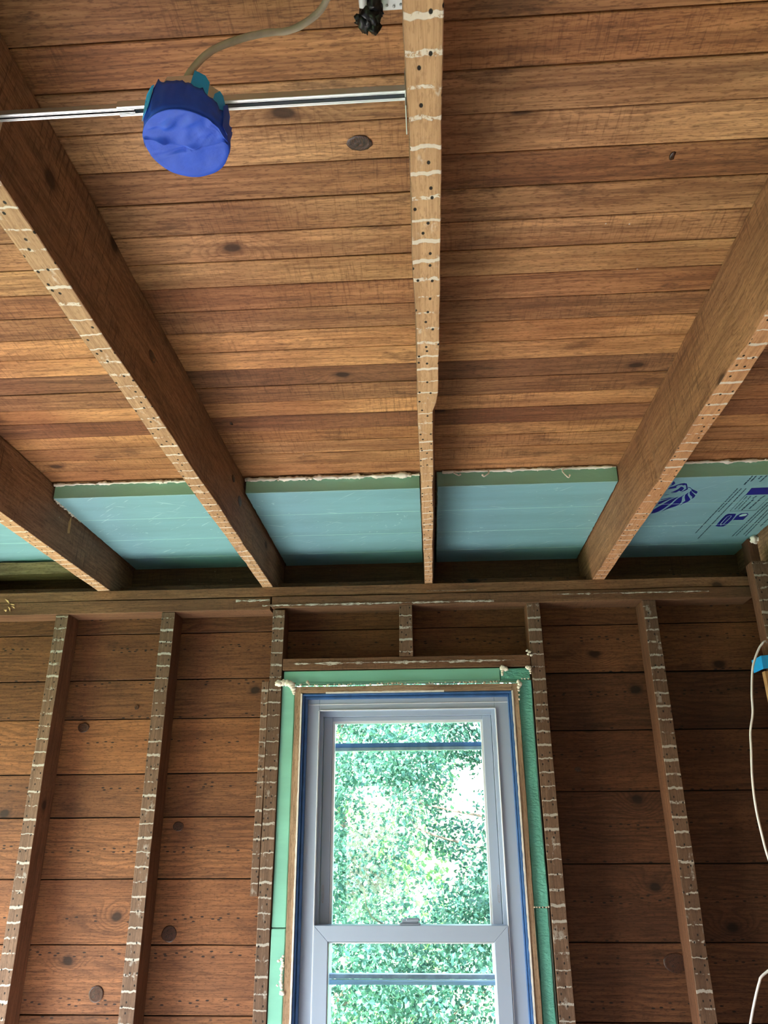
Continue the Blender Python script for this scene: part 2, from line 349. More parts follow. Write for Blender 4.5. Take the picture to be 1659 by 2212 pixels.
# ------------------------------------------------------------------ setting
XL, XR, YB = -2.75, 1.42, -2.2
ceiling = tag(empty('ceiling', (0, .5, 1.018)), kind='structure')
tones = {0: (.80, .70, .62), 1: (1.12, 1.12, 1.12), 2: (1.15, 1.18, 1.2), 3: (.82, .74, .70), 4: (1.02, 1, .98), 5: (.95, .93, .92), 6: (1.15, 1.18, 1.12), 7: (.82, .70, .66), 8: (.80, .74, .72), 9: (1.12, 1.05, .95),
         10: (1.1, 1.05, .95), 11: (.62, .55, .55), 12: (.85, .78, .74), 13: (1.05, 1.0, .9), 14: (.60, .50, .48), 15: (1.15, 1.1, .95), 16: (1.0, .95, .85), 17: (1.1, 1.08, .95), 18: (.98, .9, .8), 19: (1.0, .95, .9), -1: (.92, .86, .80)}
YS = {0: .712, 1: .787, 2: .862, 3: .938, 4: 1.012, 5: 1.09, 6: 1.165, 7: 1.239, 8: 1.315, 9: 1.392, 10: 1.468, 11: 1.542, 12: 1.620, 13: 1.698, 14: 1.769, 15: 1.852, 16: 1.920, 17: 1.994, 18: 2.067, 19: 2.140}
def ys(k): return YS.get(k, .712+.0752*k if k < 0 else 2.14+.0752*(k-19))
for k in range(-38, 29):
    a, b = ys(k), ys(k+1); g = .0011
    zo = R_.uniform(0, .0016)
    o = lumber('plank', 'X', XL, XR, a+g, b-g, 1.018+zo, 1.037, m_deck, ceiling, jit=.0005, seg=.35)
    t = tones.get(k) or tuple(x for x in (lambda s: (s, s*.97, s*.94))(R_.uniform(.8, 1.12)))
    o.color = (*t, 1)
light_seal_slab = tag(box('light_seal_slab', XL-.1, XR+.1, YB-.1, 2.93, 1.039, 1.09, m_backing), kind='structure')  # unseen slab added over the planks so no daylight leaks through their gaps
floor = tag(empty('floor', (-.6, .3, -ZC)), kind='structure')
for i in range(38):
    y0 = YB + i*.135
    o = box('plank', XL, XR, y0+.001, min(y0+.133, 2.9), -ZC-.02, -ZC, m_floor, floor)
tag(box('foundation', XL-.1, XR+.1, YB-.1, 2.93, -ZC-.3, -ZC-.021, m_backing), kind='structure')

# far wall: sheathing planks behind the studs
S = D+.095
wall = tag(empty('wall_far', (0, S, -ZC)), kind='structure')
def sheath(x0, x1, zs, tints):
    for i in range(len(zs)-1):
        o = lumber('plank', 'X', x0, x1, S+R_.uniform(0, .002), S+.02, zs[i+1]+.0017, zs[i]-.0017, m_wall, wall, jit=.0010, seg=.12)
        t = tints[i % len(tints)]; o.color = (*t, 1)
wt = [(.85, .78, .72), (.92, .82, .72), (.85, .78, .70), (1.25, 1.15, 1.0), (.92, .84, .76), (1.22, 1.13, 1.02), (1.08, .98, .90), (1.1, 1.02, 1.0)]
sheath(XL, XR, [.86, .672, .500], [(.8, .72, .66), (.82, .72, .64)])
sheath(XL, -.50, [.500, .360, .172, .030, -.162, -.355, -.55, -.745, -.94], wt[2:])
sheath(.33, XR, [.497, .300, .101, -.121, -.346, -.56, -.76, -.94], [(.46, .38, .35), (.50, .41, .37), (.54, .46, .44), (.52, .46, .45), (.60, .54, .52)])  # dim light at the right is worked into the tints of these darker boards
sheath(XL, XR, [-.94, -1.15, -1.37, -1.6], wt)
sheath(-.50, .33, [.500, .47], [(.6, .5, .45)])
pb = MB(); pb.box(XL, XR, S+.022, S+.115, .50, .815); pb.box(XL, -.50, S+.022, S+.115, -.94, .50); pb.box(.33, XR, S+.022, S+.115, -.94, .50); pb.box(XL, XR, S+.022, S+.115, -ZC, -.94)
pb.build('dark_backing', m_backing, wall)  # thick dark backing added behind the planks; blackens gaps, seals out daylight
for (x, z, r, sy) in [(-1.252, .332, .021, .8), (-.871, 0, .019, .8), (-.869, -.324, .025, 1), (-1.088, -.493, .025, .95), (.74, -.401, .037, .75), (-1.064, .401, .008, 1), (.498, .172, .011, .7)]:
    mb = MB(); n = 22; ring = []
    for q, (rr, dy) in enumerate([(1.0, .0006), (.93, -.0015), (.80, -.0006), (.45, -.002), (.0, -.0015)]):
        for k in range(n):
            a = 2*math.pi*k/n; jr = rr*r*(1+.10*nz(math.cos(a)*1.5+x*9, math.sin(a)*1.5+z*9)); ring.append((x+math.cos(a)*jr, S+dy, z+math.sin(a)*jr*sy))
    fs = [(q*n+k, q*n+(k+1) % n, (q+1)*n+(k+1) % n, (q+1)*n+k) for q in range(4) for k in range(n)]
    mb.add(ring, fs); mb.build('knot', m_knot, wall, smooth=True)

# side and rear walls
def side_wall(name, x, sgn, hole=None):
    wl_ = tag(empty(name, (x, .3, -ZC)), kind='structure')
    mb = MB(); xa, xb = (x-.10, x-.03) if sgn < 0 else (x+.03, x+.10)
    segs = [(YB, 2.9, -ZC, 1.018)] if not hole else [(YB, hole[0], -ZC, 1.018), (hole[1], 2.9, -ZC, 1.018), (hole[0], hole[1], -ZC, hole[2]), (hole[0], hole[1], hole[3], 1.018)]
    for s in segs: mb.box(xa, xb, *s)
    mb.build('dark_backing', m_backing, wl_)
    xi, xo = (x-.03, x-.01) if sgn < 0 else (x+.01, x+.03)
    for s in segs:
        z = s[2]
        while z < s[3]-.01:
            z1 = min(z+.2, s[3]); box('plank', xi, xo, s[0], s[1], z+.0015, z1-.0015, m_wallY, wl_).color = (.85, .75, .7, 1); z = z1
    return wl_
m_wallY = wood('side_plank_wood', 'Y', (.085, .030, .012), (.30, .13, .052), (.42, .20, .085), rough_saw=.25, knots=1.0, stain=.35)
side_wall('wall_left', XL, -1, (LW[1], LW[2], LW[3], LW[4]))
side_wall('wall_right', XR, 1)
wr = tag(empty('wall_rear', (0, YB, -ZC)), kind='structure')
for (x0, x1, z0, z1) in [(XL, RW[1], -ZC, 1.018), (RW[2], XR, -ZC, 1.018), (RW[1], RW[2], -ZC, RW[3]), (RW[1], RW[2], RW[4], 1.018)]:
    z = z0
    while z < z1-.01:
        zz = min(z+.2, z1); box('plank', x0, x1, YB-.03, YB-.01, z+.0015, zz-.0015, m_wall, wr).color = (.85, .75, .7, 1); z = zz
    box('dark_backing', x0, x1, YB-.1, YB-.031, z0, z1, m_backing, wr)
# ------------------------------------------------------------------ ceiling joists
JG = 'ceiling joists running toward the window wall'
def joist(x0, x1, y0, label, mod=None):
    o = lumber('ceiling_joist', 'Y', y0, 2.875, x0, x1, .815, 1.0175, [m_joist, m_joistb], None, jit=.0022, seg=.04, lathface=0, mod=mod, freq=4)
    return tag(o, label, 'joist', JG)
j4_tint = (1.18, 1.0, .93, 1)
def jknot(j, x, y, z, r_, sy=1.7):
    mb = MB(); n = 18; v = []
    for q, (rr_, dx) in enumerate([(1.15, -.0005), (1, .0012), (.6, .0006), (0, .0014)]):
        for k in range(n): a = 2*math.pi*k/n; v.append((x+dx, y+math.cos(a)*rr_*r_*sy, z+math.sin(a)*rr_*r_))
    mb.add(v, [(q*n+k, q*n+(k+1) % n, (q+1)*n+(k+1) % n, (q+1)*n+k) for q in range(3) for k in range(n)]); mb.build('knot', m_knot, j, smooth=True)
def fix(cs):    # keep the underside flat on the plate and the top flat under the planks
    cs[0][1] = max(cs[0][1], .8155); cs[1][1] = max(cs[1][1], .8155); cs[2][1] = cs[3][1] = 1.0165
def m_flat(a, cs): fix(cs)
def m2(a, cs):
    fix(cs)
    d = math.exp(-((a-2.24)/.035)**2); cs[1][0] -= .010*d; cs[1][1] += .010*d
    d = math.exp(-((a-2.05)/.03)**2); cs[1][0] -= .003*d; cs[0][0] += .004*math.exp(-((a-2.4)/.03)**2)
def m3(a, cs):
    fix(cs)
    t = max(0, min(1, (a-1.37)/.05)); cs[1][0] -= .0115*t + .003*t*nz(a*9, 3)
    cs[1][1] += .002*t
def m4(a, cs):
    fix(cs)
    cs[0][0] += .010*math.exp(-((a-1.83)/.05)**2)+.006*math.exp(-((a-1.2)/.05)**2); cs[0][1] += .004*math.exp(-((a-1.83)/.05)**2)
joist(-1.835, -1.790, YB, 'ceiling joist at the far left corner, only its dark end showing above the plate', m_flat)
j1 = joist(-1.228, -1.182, YB, 'leftmost rough brown ceiling joist with regular white lath stripes at its end', m_flat)
j2 = joist(-.608, -.566, YB, 'long rough ceiling joist running diagonally down the left half of the view', m2)
j3 = joist(-.007, .0355, YB, 'middle ceiling joist seen straight on from below, with paired nail holes', m3)
j4 = joist(.598, .642, YB, 'rough reddish ceiling joist slanting down from the right edge of the view', m4)
joist(1.205, 1.25, YB, 'end ceiling joist mostly hidden above the corner post at the right', m_flat)
j4.color = j4_tint
jknot(j2, -.5665, 1.33, .92, .011); jknot(j2, -.5665, 2.12, .925, .015, 1.3); jknot(j2, -.5665, 2.03, .96, .009)
# splinter on joist 1 and knots on joist 2 and 4
mb = MB(); mb.add([(-1.181, 2.285, .90), (-1.176, 2.29, .90), (-1.176, 2.285, .962), (-1.181, 2.29, .962), (-1.184, 2.28, .93)], [(0, 1, 2), (1, 3, 2), (0, 2, 4), (4, 2, 3), (0, 4, 1)])
s = mb.build('splinter', m_new, j1); tag(s, 'pale splinter')

# ------------------------------------------------------------------ plates, rim and blocking
def plaster_strip(parent, x0, x1, y, z, h, sd, name='plaster_streak', gap=.35):
    """flat jagged streak of old plaster on the face of a plate"""
    n = int((x1-x0)/.008); mb = MB(); v = []; f = []
    for i in range(n+1):
        x = x0+(x1-x0)*i/n; hh = h*(.60+1.2*nz(x*16, sd)+.9*nz(x*70, sd)); ok = nz(x*7, sd+9) > -gap
        hh = max(hh, .0004) if ok else .0002
        v += [(x, y-.0007, z-hh), (x, y-.0007, z+hh*.6), (x, y+.001, z-hh), (x, y+.001, z+hh*.6)]
    for i in range(n):
        o = i*4; f += [(o, o+4, o+5, o+1), (o+1, o+5, o+7, o+3), (o+2, o+6, o+4, o)]
    mb.add(v, f); return mb.build(name, m_plthin, parent)
p1 = tag(lumber('top_plate', 'X', XL, 1.166, D-.001, D+.094, .7795, .8145, m_plate, jit=.0012), 'upper of the two doubled wall plates, directly under the joist ends', 'plate')
p1.color = (.82, .74, .66, 1)
p2 = tag(lumber('top_plate', 'X', -.566, 1.150, D-.004, D+.094, .736, .7760, m_plate, jit=.0012), 'lower wall plate above the window, streaked with white plaster', 'plate')
p3 = tag(lumber('top_plate', 'X', XL, -.572, D-.002, D+.094, .729, .7760, m_plate, jit=.0012), 'lower wall plate over the two left studs, butting another plate', 'plate')
p2.color = (.62, .57, .53, 1); p3.color = (.70, .62, .56, 1)
plaster_strip(p2, -.60, .24, D-.006, .744, .0055, 4); plaster_strip(p2, .45, 1.0, D-.006, .762, .004, 11, gap=.1); plaster_strip(p3, -.70, -.575, D-.004, .765, .007, 2)
plaster_strip(p1, .0, .18, D-.003, .786, .002, 21, gap=0)
# pale torn splinters at the left end of the plates
mb = MB()
for (xa, za, xb_, zb_, wd) in [(-1.578, .792, -1.552, .770, .003), (-1.555, .772, -1.530, .765, .002), (-1.560, .762, -1.545, .740, .0035), (-1.574, .750, -1.558, .742, .004), (-1.548, .764, -1.528, .752, .002)]:
    mb.add([(xa, D-.005, za), (xb_, D-.012, zb_), ((xa+xb_)/2+wd, D-.006, (za+zb_)/2+wd), ((xa+xb_)/2, D-.003, (za+zb_)/2-wd)], [(0, 3, 2), (3, 1, 2), (0, 2, 3), (3, 2, 1)][:2])
tag(mb.build('splinter', m_new, p3), 'pale torn splinters')
rim = tag(lumber('rim_board', 'X', XL, XR, 2.881, 2.92, .80, 1.037, m_plate, jit=.001), 'dark board closing off the joist ends above the wall plate', 'board')
rim.color = (.45, .38, .34, 1)
lg = tag(lumber('ledger_strip', 'X', -1.175, -.615, 2.80, 2.835, .816, .850, m_plate, jit=.003), 'dark rough strip lying behind the plate in the left joist bay', 'board'); lg.color = (.5, .42, .36, 1)
lg = tag(lumber('ledger_strip', 'X', -.560, -.014, 2.80, 2.835, .816, .850, m_plate, jit=.003), 'dark rough strip lying behind the plate in the joist bay left of the middle joist', 'board'); lg.color = (.5, .42, .36, 1)
lg = tag(lumber('ledger_strip', 'X', .045, .590, 2.80, 2.835, .816, .848, m_plate, jit=.003), 'dark rough strip lying behind the plate in the joist bay right of the middle joist', 'board'); lg.color = (.4, .34, .3, 1)
bl = tag(lumber('blocking_board', 'X', -1.785, -1.232, 2.72, 2.80, .905, .955, m_caseh, jit=.004), 'rough yellowish board under the teal foam in the leftmost joist bay', 'board'); bl.color = (.8, .8, .65, 1)

# ------------------------------------------------------------------ wall studs
SG = 'studs of the window wall'
def stud(x0, x1, z0, z1, label, y0=D, y1=D+.094, col=None, jit=.0014, mats=None):
    o = lumber('stud', 'Z', z0, z1, x0, x1, y0, y1, mats or [m_stud, m_studf], None, jit=jit, seg=.05, lathface=0, freq=3)
    if col: o.color = (*col, 1)
    return tag(o, label, 'stud', SG)
stud(-1.372, -1.326, -ZC, .728, 'leftmost stud of the window wall, white lath marks down its narrow face')
stud(-.973, -.925, -ZC, .728, 'second stud from the left, thickly smeared with white plaster near its top')
stud(-.561, -.518, -ZC, .728, 'full-height stud on the left side of the window')
stud(.356, .403, -ZC, .735, 'full-height stud on the right side of the window')
stud(.764, .812, -ZC, .735, 'stud in the dark right part of the wall, its left side showing')
stud(-.1015, -.054, .5495, .7355, 'short cripple stud between the window header and the plate')
o = stud(-.588, -.563, -.208, .470, 'short nailing strip fixed against the left window stud', D+.002, D+.06)
hd = tag(lumber('window_header', 'X', -.516, .3545, D-.001, D+.09, .508, .5485, m_plate, jit=.001), 'brown header over the window with a white plaster streak', 'header')
hd.color = (.68, .63, .60, 1)
plaster_strip(hd, -.50, .30, D-.003, .530, .006, 31, gap=.45)

# ------------------------------------------------------------------ corner post group at the right
cp = tag(lumber('corner_post', 'Z', -ZC, .838, 1.127, 1.30, 2.57, 2.625, [m_stud, m_studf], lathface=0, jit=.002), 'brown corner post with white lath marks at the right edge of the view', 'post')
cp.color = (.85, .9, .95, 1)
up = tag(lumber('post_block', 'Z', .816, .958, 1.172, 1.30, 2.672, 2.73, m_stud, jit=.002), 'dark block standing on the plate at the right, capped with white foam', 'block')
up.color = (.6, .55, .55, 1)
ns = tag(lumber('sister_stud', 'Z', -ZC, .455, 1.086, 1.30, 2.543, 2.5655, m_new, jit=.001), 'newer yellowish lumber nailed to the corner post below the blue tape', 'stud')
mb = MB(); tube([(1.085, 2.60, .478), (1.083, 2.545, .480), (1.13, 2.5385, .487), (1.2, 2.5385, .490), (1.31, 2.5385, .492)], .0012, 4, mb=mb)
mb = MB(); V = [(1.0835, 2.62, .462), (1.0835, 2.541, .462), (1.31, 2.541, .480)]; V2 = [(x, y, z+.042) for x, y, z in V]; I = [(1.0855, 2.62, .462), (1.0855, 2.5435, .462), (1.31, 2.5435, .480)]; I2 = [(x, y, z+.042) for x, y, z in I]
mb.add(V+V2+I+I2, [(0, 1, 4, 3), (1, 2, 5, 4), (6, 9, 10, 7), (7, 10, 11, 8), (0, 3, 9, 6), (2, 8, 11, 5), (3, 4, 10, 9), (4, 5, 11, 10), (0, 6, 7, 1), (1, 7, 8, 2)])
tag(mb.build('painter_tape', m_tape2), 'band of blue painter tape around the corner post at the right edge', 'tape')
mb = MB()
wc = [(1.087, .543), (1.065, .52), (1.044, .483), (1.03, .447), (1.015, .374), (1.007, .317), (.99, .262), (.982, .207), (.97, .126), (.965, .048), (.968, -.029), (.976, -.104), (1.0, -.2), (1.01, -.29), (.985, -.34), (.905, -.39), (.889, -.41), (.868, -.455), (.848, -.505), (.83, -.56), (.80, -.7), (.80, -1.0)]
pts = [(1.09*1.03, 2.568, .552)]+[(x, 2.50, z) for x, z in wc]
tube(pts, lambda t: .0035*min(1, .45+t*8), 8, mb=mb, res=5)
tag(mb.build('white_cable', m_white, smooth=True), 'thin white cable hanging loose in front of the right corner post', 'cable')

# ------------------------------------------------------------------ foam boards between the joists
def foamboard(x0, x1, yf, label, zb=.965, yb=2.876):
    n = 40; v = []; f = []; mi = []; sd = R_.random()*50
    # outline with a slightly ragged left and right side
    rows = 46
    for i in range(rows+1):
        y = yf+(yb-yf)*i/rows; a = .0022*nz(y*60, sd)+.0015*nz(y*190, sd); b = .0022*nz(y*60, sd+9)
        v += [(x0+a+.002, y, zb), (x1-b-.002, y, zb), (x1-b-.002, y, 1.0160), (x0+a+.002, y, 1.0160)]
    for i in range(rows):
        o = i*4
        for k in range(4):
            j = (k+1) % 4; f.append((o+k, o+4+k, o+4+j, o+j)); mi.append(0 if k == 0 else 1)
    f.append((0, 1, 2, 3)); mi.append(1); o = rows*4; f.append((o+3, o+2, o+1, o)); mi.append(1)
    o = mk('foam_board', v, f, [m_foam, m_foame], midx=mi, bev=.0015)
    o.modifiers['bevel'].segments = 1
    tag(o, label, 'insulation', 'teal foam insulation boards between the joists')
    for y in (yf+.001, 2.338, 2.538, 2.735):
        box('score_line', x0+.006, x1-.006, y-.0011, y+.0011, zb-.0006, zb+.0004, m_score, o)
    return o
foamboard(-1.785, -1.2325, 2.15, 'dark teal foam board in the leftmost joist bay with a pale scuff')
foamboard(-1.178, -.611, 2.148, 'scuffed teal foam board between the two left ceiling joists')
foamboard(-.561, -.0095, 2.152, 'teal foam board just left of the middle ceiling joist')
foamboard(.040, .5955, 2.145, 'plain teal foam board just right of the middle ceiling joist')
fb = foamboard(.6465, 1.2035, 2.131, 'teal foam board printed with a dark blue lion logo and lettering')
LION = [[(0.7623, 2.4175), (0.7604, 2.3849), (0.77, 2.3597), (0.782, 2.3323), (0.7915, 2.3053), (0.8019, 2.2897), (0.8122, 2.2797), (0.8073, 2.301), (0.8037, 2.3255), (0.7992, 2.3476), (0.7932, 2.3729), (0.7837, 2.3984), (0.7731, 2.4124)], [(0.7935, 2.4021), (0.7993, 2.3791), (0.808, 2.3483), (0.8113, 2.315), (0.8149, 2.2906), (0.8229, 2.2751), (0.8258, 2.262), (0.8245, 2.2806), (0.8309, 2.3054), (0.8345, 2.325), (0.8339, 2.3445), (0.8246, 2.3609), (0.811, 2.3742), (0.8013, 2.3865)], [(0.8383, 2.3505), (0.8406, 2.331), (0.8442, 2.3147), (0.8337, 2.2866), (0.8293, 2.2649), (0.8338, 2.2455), (0.8368, 2.2654), (0.8488, 2.2877), (0.8577, 2.3047), (0.8557, 2.321), (0.8469, 2.3343)], [(0.8603, 2.2994), (0.8568, 2.2829), (0.8442, 2.266), (0.8369, 2.247), (0.837, 2.2288), (0.8421, 2.2422), (0.8573, 2.2643), (0.8636, 2.2727), (0.8639, 2.2888)], [(0.8193, 2.2045), (0.8274, 2.2076), (0.8396, 2.2238), (0.8593, 2.2408), (0.8623, 2.2489), (0.862, 2.2593), (0.8531, 2.2508), (0.8415, 2.2369), (0.8337, 2.2183), (0.8261, 2.2101), (0.8205, 2.2084)], [(0.763, 2.2004), (0.773, 2.196), (0.7793, 2.1864), (0.7877, 2.1771), (0.7986, 2.1729), (0.8084, 2.1786), (0.8175, 2.2018), (0.824, 2.2201), (0.8186, 2.2326), (0.8101, 2.2424), (0.8149, 2.2272), (0.818, 2.2171), (0.8099, 2.1937), (0.8055, 2.1859), (0.8008, 2.1905), (0.7952, 2.1851), (0.7845, 2.1868), (0.7813, 2.1966), (0.7853, 2.2071), (0.7753, 2.2114), (0.7611, 2.2155)], [(0.7777, 2.2413), (0.7869, 2.2303), (0.7936, 2.2179), (0.7966, 2.2003), (0.8036, 2.2033), (0.8104, 2.214), (0.8088, 2.2345), (0.8035, 2.2341), (0.8009, 2.2287), (0.7953, 2.2413), (0.7821, 2.2495), (0.7913, 2.2384)], [(0.7623, 2.1555), (0.7717, 2.1722), (0.7693, 2.1832), (0.7618, 2.1927), (0.7644, 2.1804), (0.7602, 2.1763)], [(0.7604, 2.3561), (0.7617, 2.3169), (0.7742, 2.304), (0.7876, 2.2913), (0.7996, 2.2814), (0.7864, 2.3022), (0.7756, 2.3207)], [(0.7618, 2.2976), (0.7747, 2.2904), (0.7853, 2.2831), (0.7917, 2.2835), (0.7798, 2.2935), (0.764, 2.3019)], [(0.7617, 2.2626), (0.7702, 2.2592), (0.7783, 2.2585), (0.7692, 2.2631)]]
PATCH = [[(1.0208, 2.2266), (1.07, 2.2251), (1.19, 2.2251), (1.19, 2.2800), (1.0224, 2.2802)], [(1.0198, 2.5524), (1.0188, 2.5246), (1.0181, 2.4831), (1.0188, 2.4508), (1.0236, 2.4392), (1.0507, 2.4412), (1.0535, 2.4574), (1.0563, 2.4983), (1.0543, 2.5443), (1.0487, 2.5589), (1.0315, 2.5576)], [(1.0609, 2.4986), (1.0596, 2.4578), (1.0657, 2.4383), (1.0875, 2.438), (1.0944, 2.4484), (1.096, 2.4686), (1.0954, 2.4991)]]
BADGE = [(1.0674, 2.4592), (1.0727, 2.4456), (1.0832, 2.4424), (1.0908, 2.4489), (1.0886, 2.4607), (1.0772, 2.4659), (1.0696, 2.4654)]
PILL = [(1.030, 2.530), (1.029, 2.465), (1.034, 2.455), (1.041, 2.457), (1.043, 2.470), (1.041, 2.535), (1.035, 2.545)]
TEXT = [((0.9783, 2.2268), (0.9718, 2.6214), 0.0036), ((0.9901, 2.2277), (0.9843, 2.4185), 0.0036), ((1.0047, 2.2288), (0.9992, 2.6787), 0.0036), ((1.0308, 2.2896), (1.0303, 2.3183), 0.0028), ((1.033, 2.3294), (1.0318, 2.4007), 0.0028), ((1.0422, 2.2905), (1.0432, 2.3193), 0.0028), ((1.0431, 2.3265), (1.0436, 2.4016), 0.0028), ((1.0607, 2.2918), (1.0562, 2.313), 0.0048), ((1.0619, 2.3206), (1.0569, 2.4103), 0.0056), ((1.0863, 2.2902), (1.0806, 2.3148), 0.0044), ((1.0821, 2.3221), (1.0778, 2.4002), 0.0052), ((1.117, 2.3467), (1.1167, 2.6643), 0.0036), ((1.1274, 2.3697), (1.128, 2.6606), 0.0036), ((1.1414, 2.36), (1.152, 2.6487), 0.0036), ((1.1525, 2.36), (1.1637, 2.6633), 0.0036), ((1.175, 2.36), (1.1798, 2.5666), 0.0036), ((0.9893, 2.1345), (0.9876, 2.199), 0.0048), ((1.0, 2.1345), (0.9993, 2.1769), 0.0048), ((1.0174, 2.1381), (1.0155, 2.1587), 0.0048), ((1.0309, 2.1345), (1.028, 2.179), 0.0048)]
def poly(mb, p, z, th=.0003):
    n = len(p); ar = sum(p[i][0]*p[(i+1) % n][1]-p[(i+1) % n][0]*p[i][1] for i in range(n))
    if ar > 0: p = p[::-1]
    v = [(x, y, z) for x, y in p]+[(x, y, z+th) for x, y in p]
    mb.add(v, [tuple(range(n))]+[(i, (i+n), (i+1) % n+n, (i+1) % n) for i in range(n)])
mb = MB()
for p in LION: poly(mb, p, .9645, .0006)
tag(mb.build('printed_logo', m_print, fb), 'dark blue lion head logo')
mb = MB()
for p in PATCH: mb = MB(); poly(mb, p, .9645, .0006); mb.build('printed_panel', m_print, fb)
mb = MB(); poly(mb, BADGE, .9643, .0002)
n = len(PILL)
for i in range(n):
    (x0, y0), (x1, y1) = PILL[i], PILL[(i+1) % n]; d = Vector((x1-x0, y1-y0)).normalized()*.0008; poly(mb, [(x0-d.y, y0+d.x), (x1-d.y, y1+d.x), (x1+d.y, y1-d.x), (x0+d.y, y0-d.x)], .9643, .0002)
mb.build('printed_panel_mark', m_score, fb)
mb = MB(); tr = random.Random(3)
for (a, b, wd) in TEXT:
    A, B = Vector(a), Vector(b); L = (B-A).length; d = (B-A)/L; nn = Vector((-d.y, d.x)); t = 0
    while t < L:
        wl_ = tr.uniform(.008, .024); e = min(L, t+wl_)
        while t < e-.001:          # letter-like strokes
            st = tr.uniform(.0012, .0022); u = min(t+st, e); hw = wd*tr.uniform(.32, .55); sh = wd*tr.uniform(-.12, .12)
            q = [A+d*t+nn*(hw+sh), A+d*u+nn*(hw+sh), A+d*u-nn*(hw-sh), A+d*t-nn*(hw-sh)]; poly(mb, [tuple(x) for x in q], .9645, .0006)
            t = u+tr.choice([0, .0004, .0008])
        t = e+.0028
for p in [((1.0224, 2.2802), (1.0211, 2.4154)), ((1.0211, 2.4154), (1.105, 2.4129)), ((1.105, 2.4129), (1.105, 2.281))]:
    A, B = Vector(p[0]), Vector(p[1]); d = (B-A).normalized(); nn = Vector((-d.y, d.x))*.0005; poly(mb, [tuple(A+nn), tuple(B+nn), tuple(B-nn), tuple(A-nn)], .9645, .0006)
mb.build('printed_lettering', m_print2, fb)

# spray foam beads along the near edge of the boards
def bead(x0, x1, y, z, r, label, sd, drips=()):
    mb = MB(); n = max(4, int((x1-x0)/.012)); rr = random.Random(sd); pts = []
    for i in range(n+1):
        pts.append((x0+(x1-x0)*i/n, y-.002+.002*nz(i*.9, sd), z+.0015*nz(i*.7, sd+5)))
    fr = [max(.15, r*(1+1.5*nz(i*.33, sd+2)+.9*nz(i*1.3, sd+7))/r) for i in range(n+1)]
    tube(pts, lambda t: r*fr[min(n, int(t*n))]*.5+r*fr[min(n, int(t*n)+1)]*.5, 9, .5, mb, 3, sd)
    for (dx, l, cr) in drips:
        p = [(dx, y-.002, z), (dx+.004*cr, y-.008, z-l*.4), (dx-.004*cr, y-.010, z-l*.8), (dx-.012*cr, y-.008, z-l), (dx-.016*cr, y-.009, z-l*.8)]
        tube(p, lambda t: r*.62*(1-.25*t), 8, .5, mb, 4, sd+3)
        blob(mb, p[-1], r*.8, sd)
    for k in range(int((x1-x0)*26*(r/.006)**2)):
        x = rr.uniform(x0, x1); blob(mb, (x, y-.003+rr.uniform(-.002, .002), z+rr.uniform(-.005, .002)), r*rr.uniform(.4, .85), k+sd, (1.3, 1, .9))
    return tag(mb.build('spray_foam_bead', m_spray, smooth=True), label, 'spray foam')
bead(-1.176, -.612, 2.143, 1.0095, .0042, 'thin smooth white foam bead between the two left joists', 3)
bead(-.561, -.012, 2.147, 1.0085, .0062, 'thick lumpy white foam bead left of the middle joist', 8)
bead(.058, .592, 2.140, 1.011, .0040, 'white foam bead with curled drips right of the middle joist', 14, [(.098, .016, -1), (.198, .022, 1), (.43, .034, -1), (.41, .008, 1)])
bead(.648, 1.19, 2.127, 1.011, .0042, 'white foam bead above the printed board', 22, [(.94, .006, 1)])
mb = MB()
for k in range(16): blob(mb, (1.19+.009*k+R_.uniform(-.004, .004), 2.667+R_.uniform(-.006, .006), .955+R_.uniform(-.008, .008)), R_.uniform(.010, .017), k)
tag(mb.build('spray_foam_clump', m_spray, smooth=True), 'clump of white foam on top of the dark block at the right', 'spray foam')
mb = MB()
for k in range(26):
    t = k/25; blob(mb, (-1.174+.002*nz(k, 1), 2.155+.19*t**1.3, .966+R_.uniform(-.003, .002)), R_.uniform(.0015, .0045), k)
tag(mb.build('foam_crumbs', m_spray, smooth=True), 'crumbs of cut foam along the leftmost joist', 'foam crumbs', kind='stuff')

# ------------------------------------------------------------------ foam strips and old casing round the window
FS = 'mint foam strips around the window'
def strip(x0, x1, z0, z1, label, m, dy=.006, rag=.0006, th=.05, axis='Z'):
    if axis == 'X': o = lumber('foam_strip', 'X', x0, x1, D+dy, D+dy+th, z0, z1, m, jit=rag, seg=.02)
    else: o = lumber('foam_strip', 'Z', z0, z1, x0, x1, D+dy, D+dy+th, m, jit=rag, seg=.015)
    R_.random()
    o.modifiers['bevel'].width = .003; o.modifiers['bevel'].segments = 2
    return tag(o, label, 'insulation strip', FS)
strip(-.512, .247, .4655, .5055, 'long smooth mint foam strip above the window', m_foams, axis='X')
strip(.2485, .350, .4645, .503, 'short rough mint foam piece at the top right corner above the window', m_foamr, axis='X', dy=.007, rag=.0015)
strip(-.5165, -.4705, -.296, .4635, 'smooth mint foam strip down the left side of the window, upper piece', m_foams)
strip(-.5165, -.4705, -.94, -.298, 'mint foam strip at the lower left of the window, lower piece', m_foams, dy=.003)
strip(.306, .351, -.238, .4625, 'rough brushed mint foam strip right of the window, upper piece', m_foamr, rag=.0018)
strip(.311, .3475, -.94, -.2405, 'rough mint foam strip right of the window, lower piece', m_foamr, rag=.0018)

win = tag(empty('window_1', (-.08, D+.03, -.95)), kind='structure')
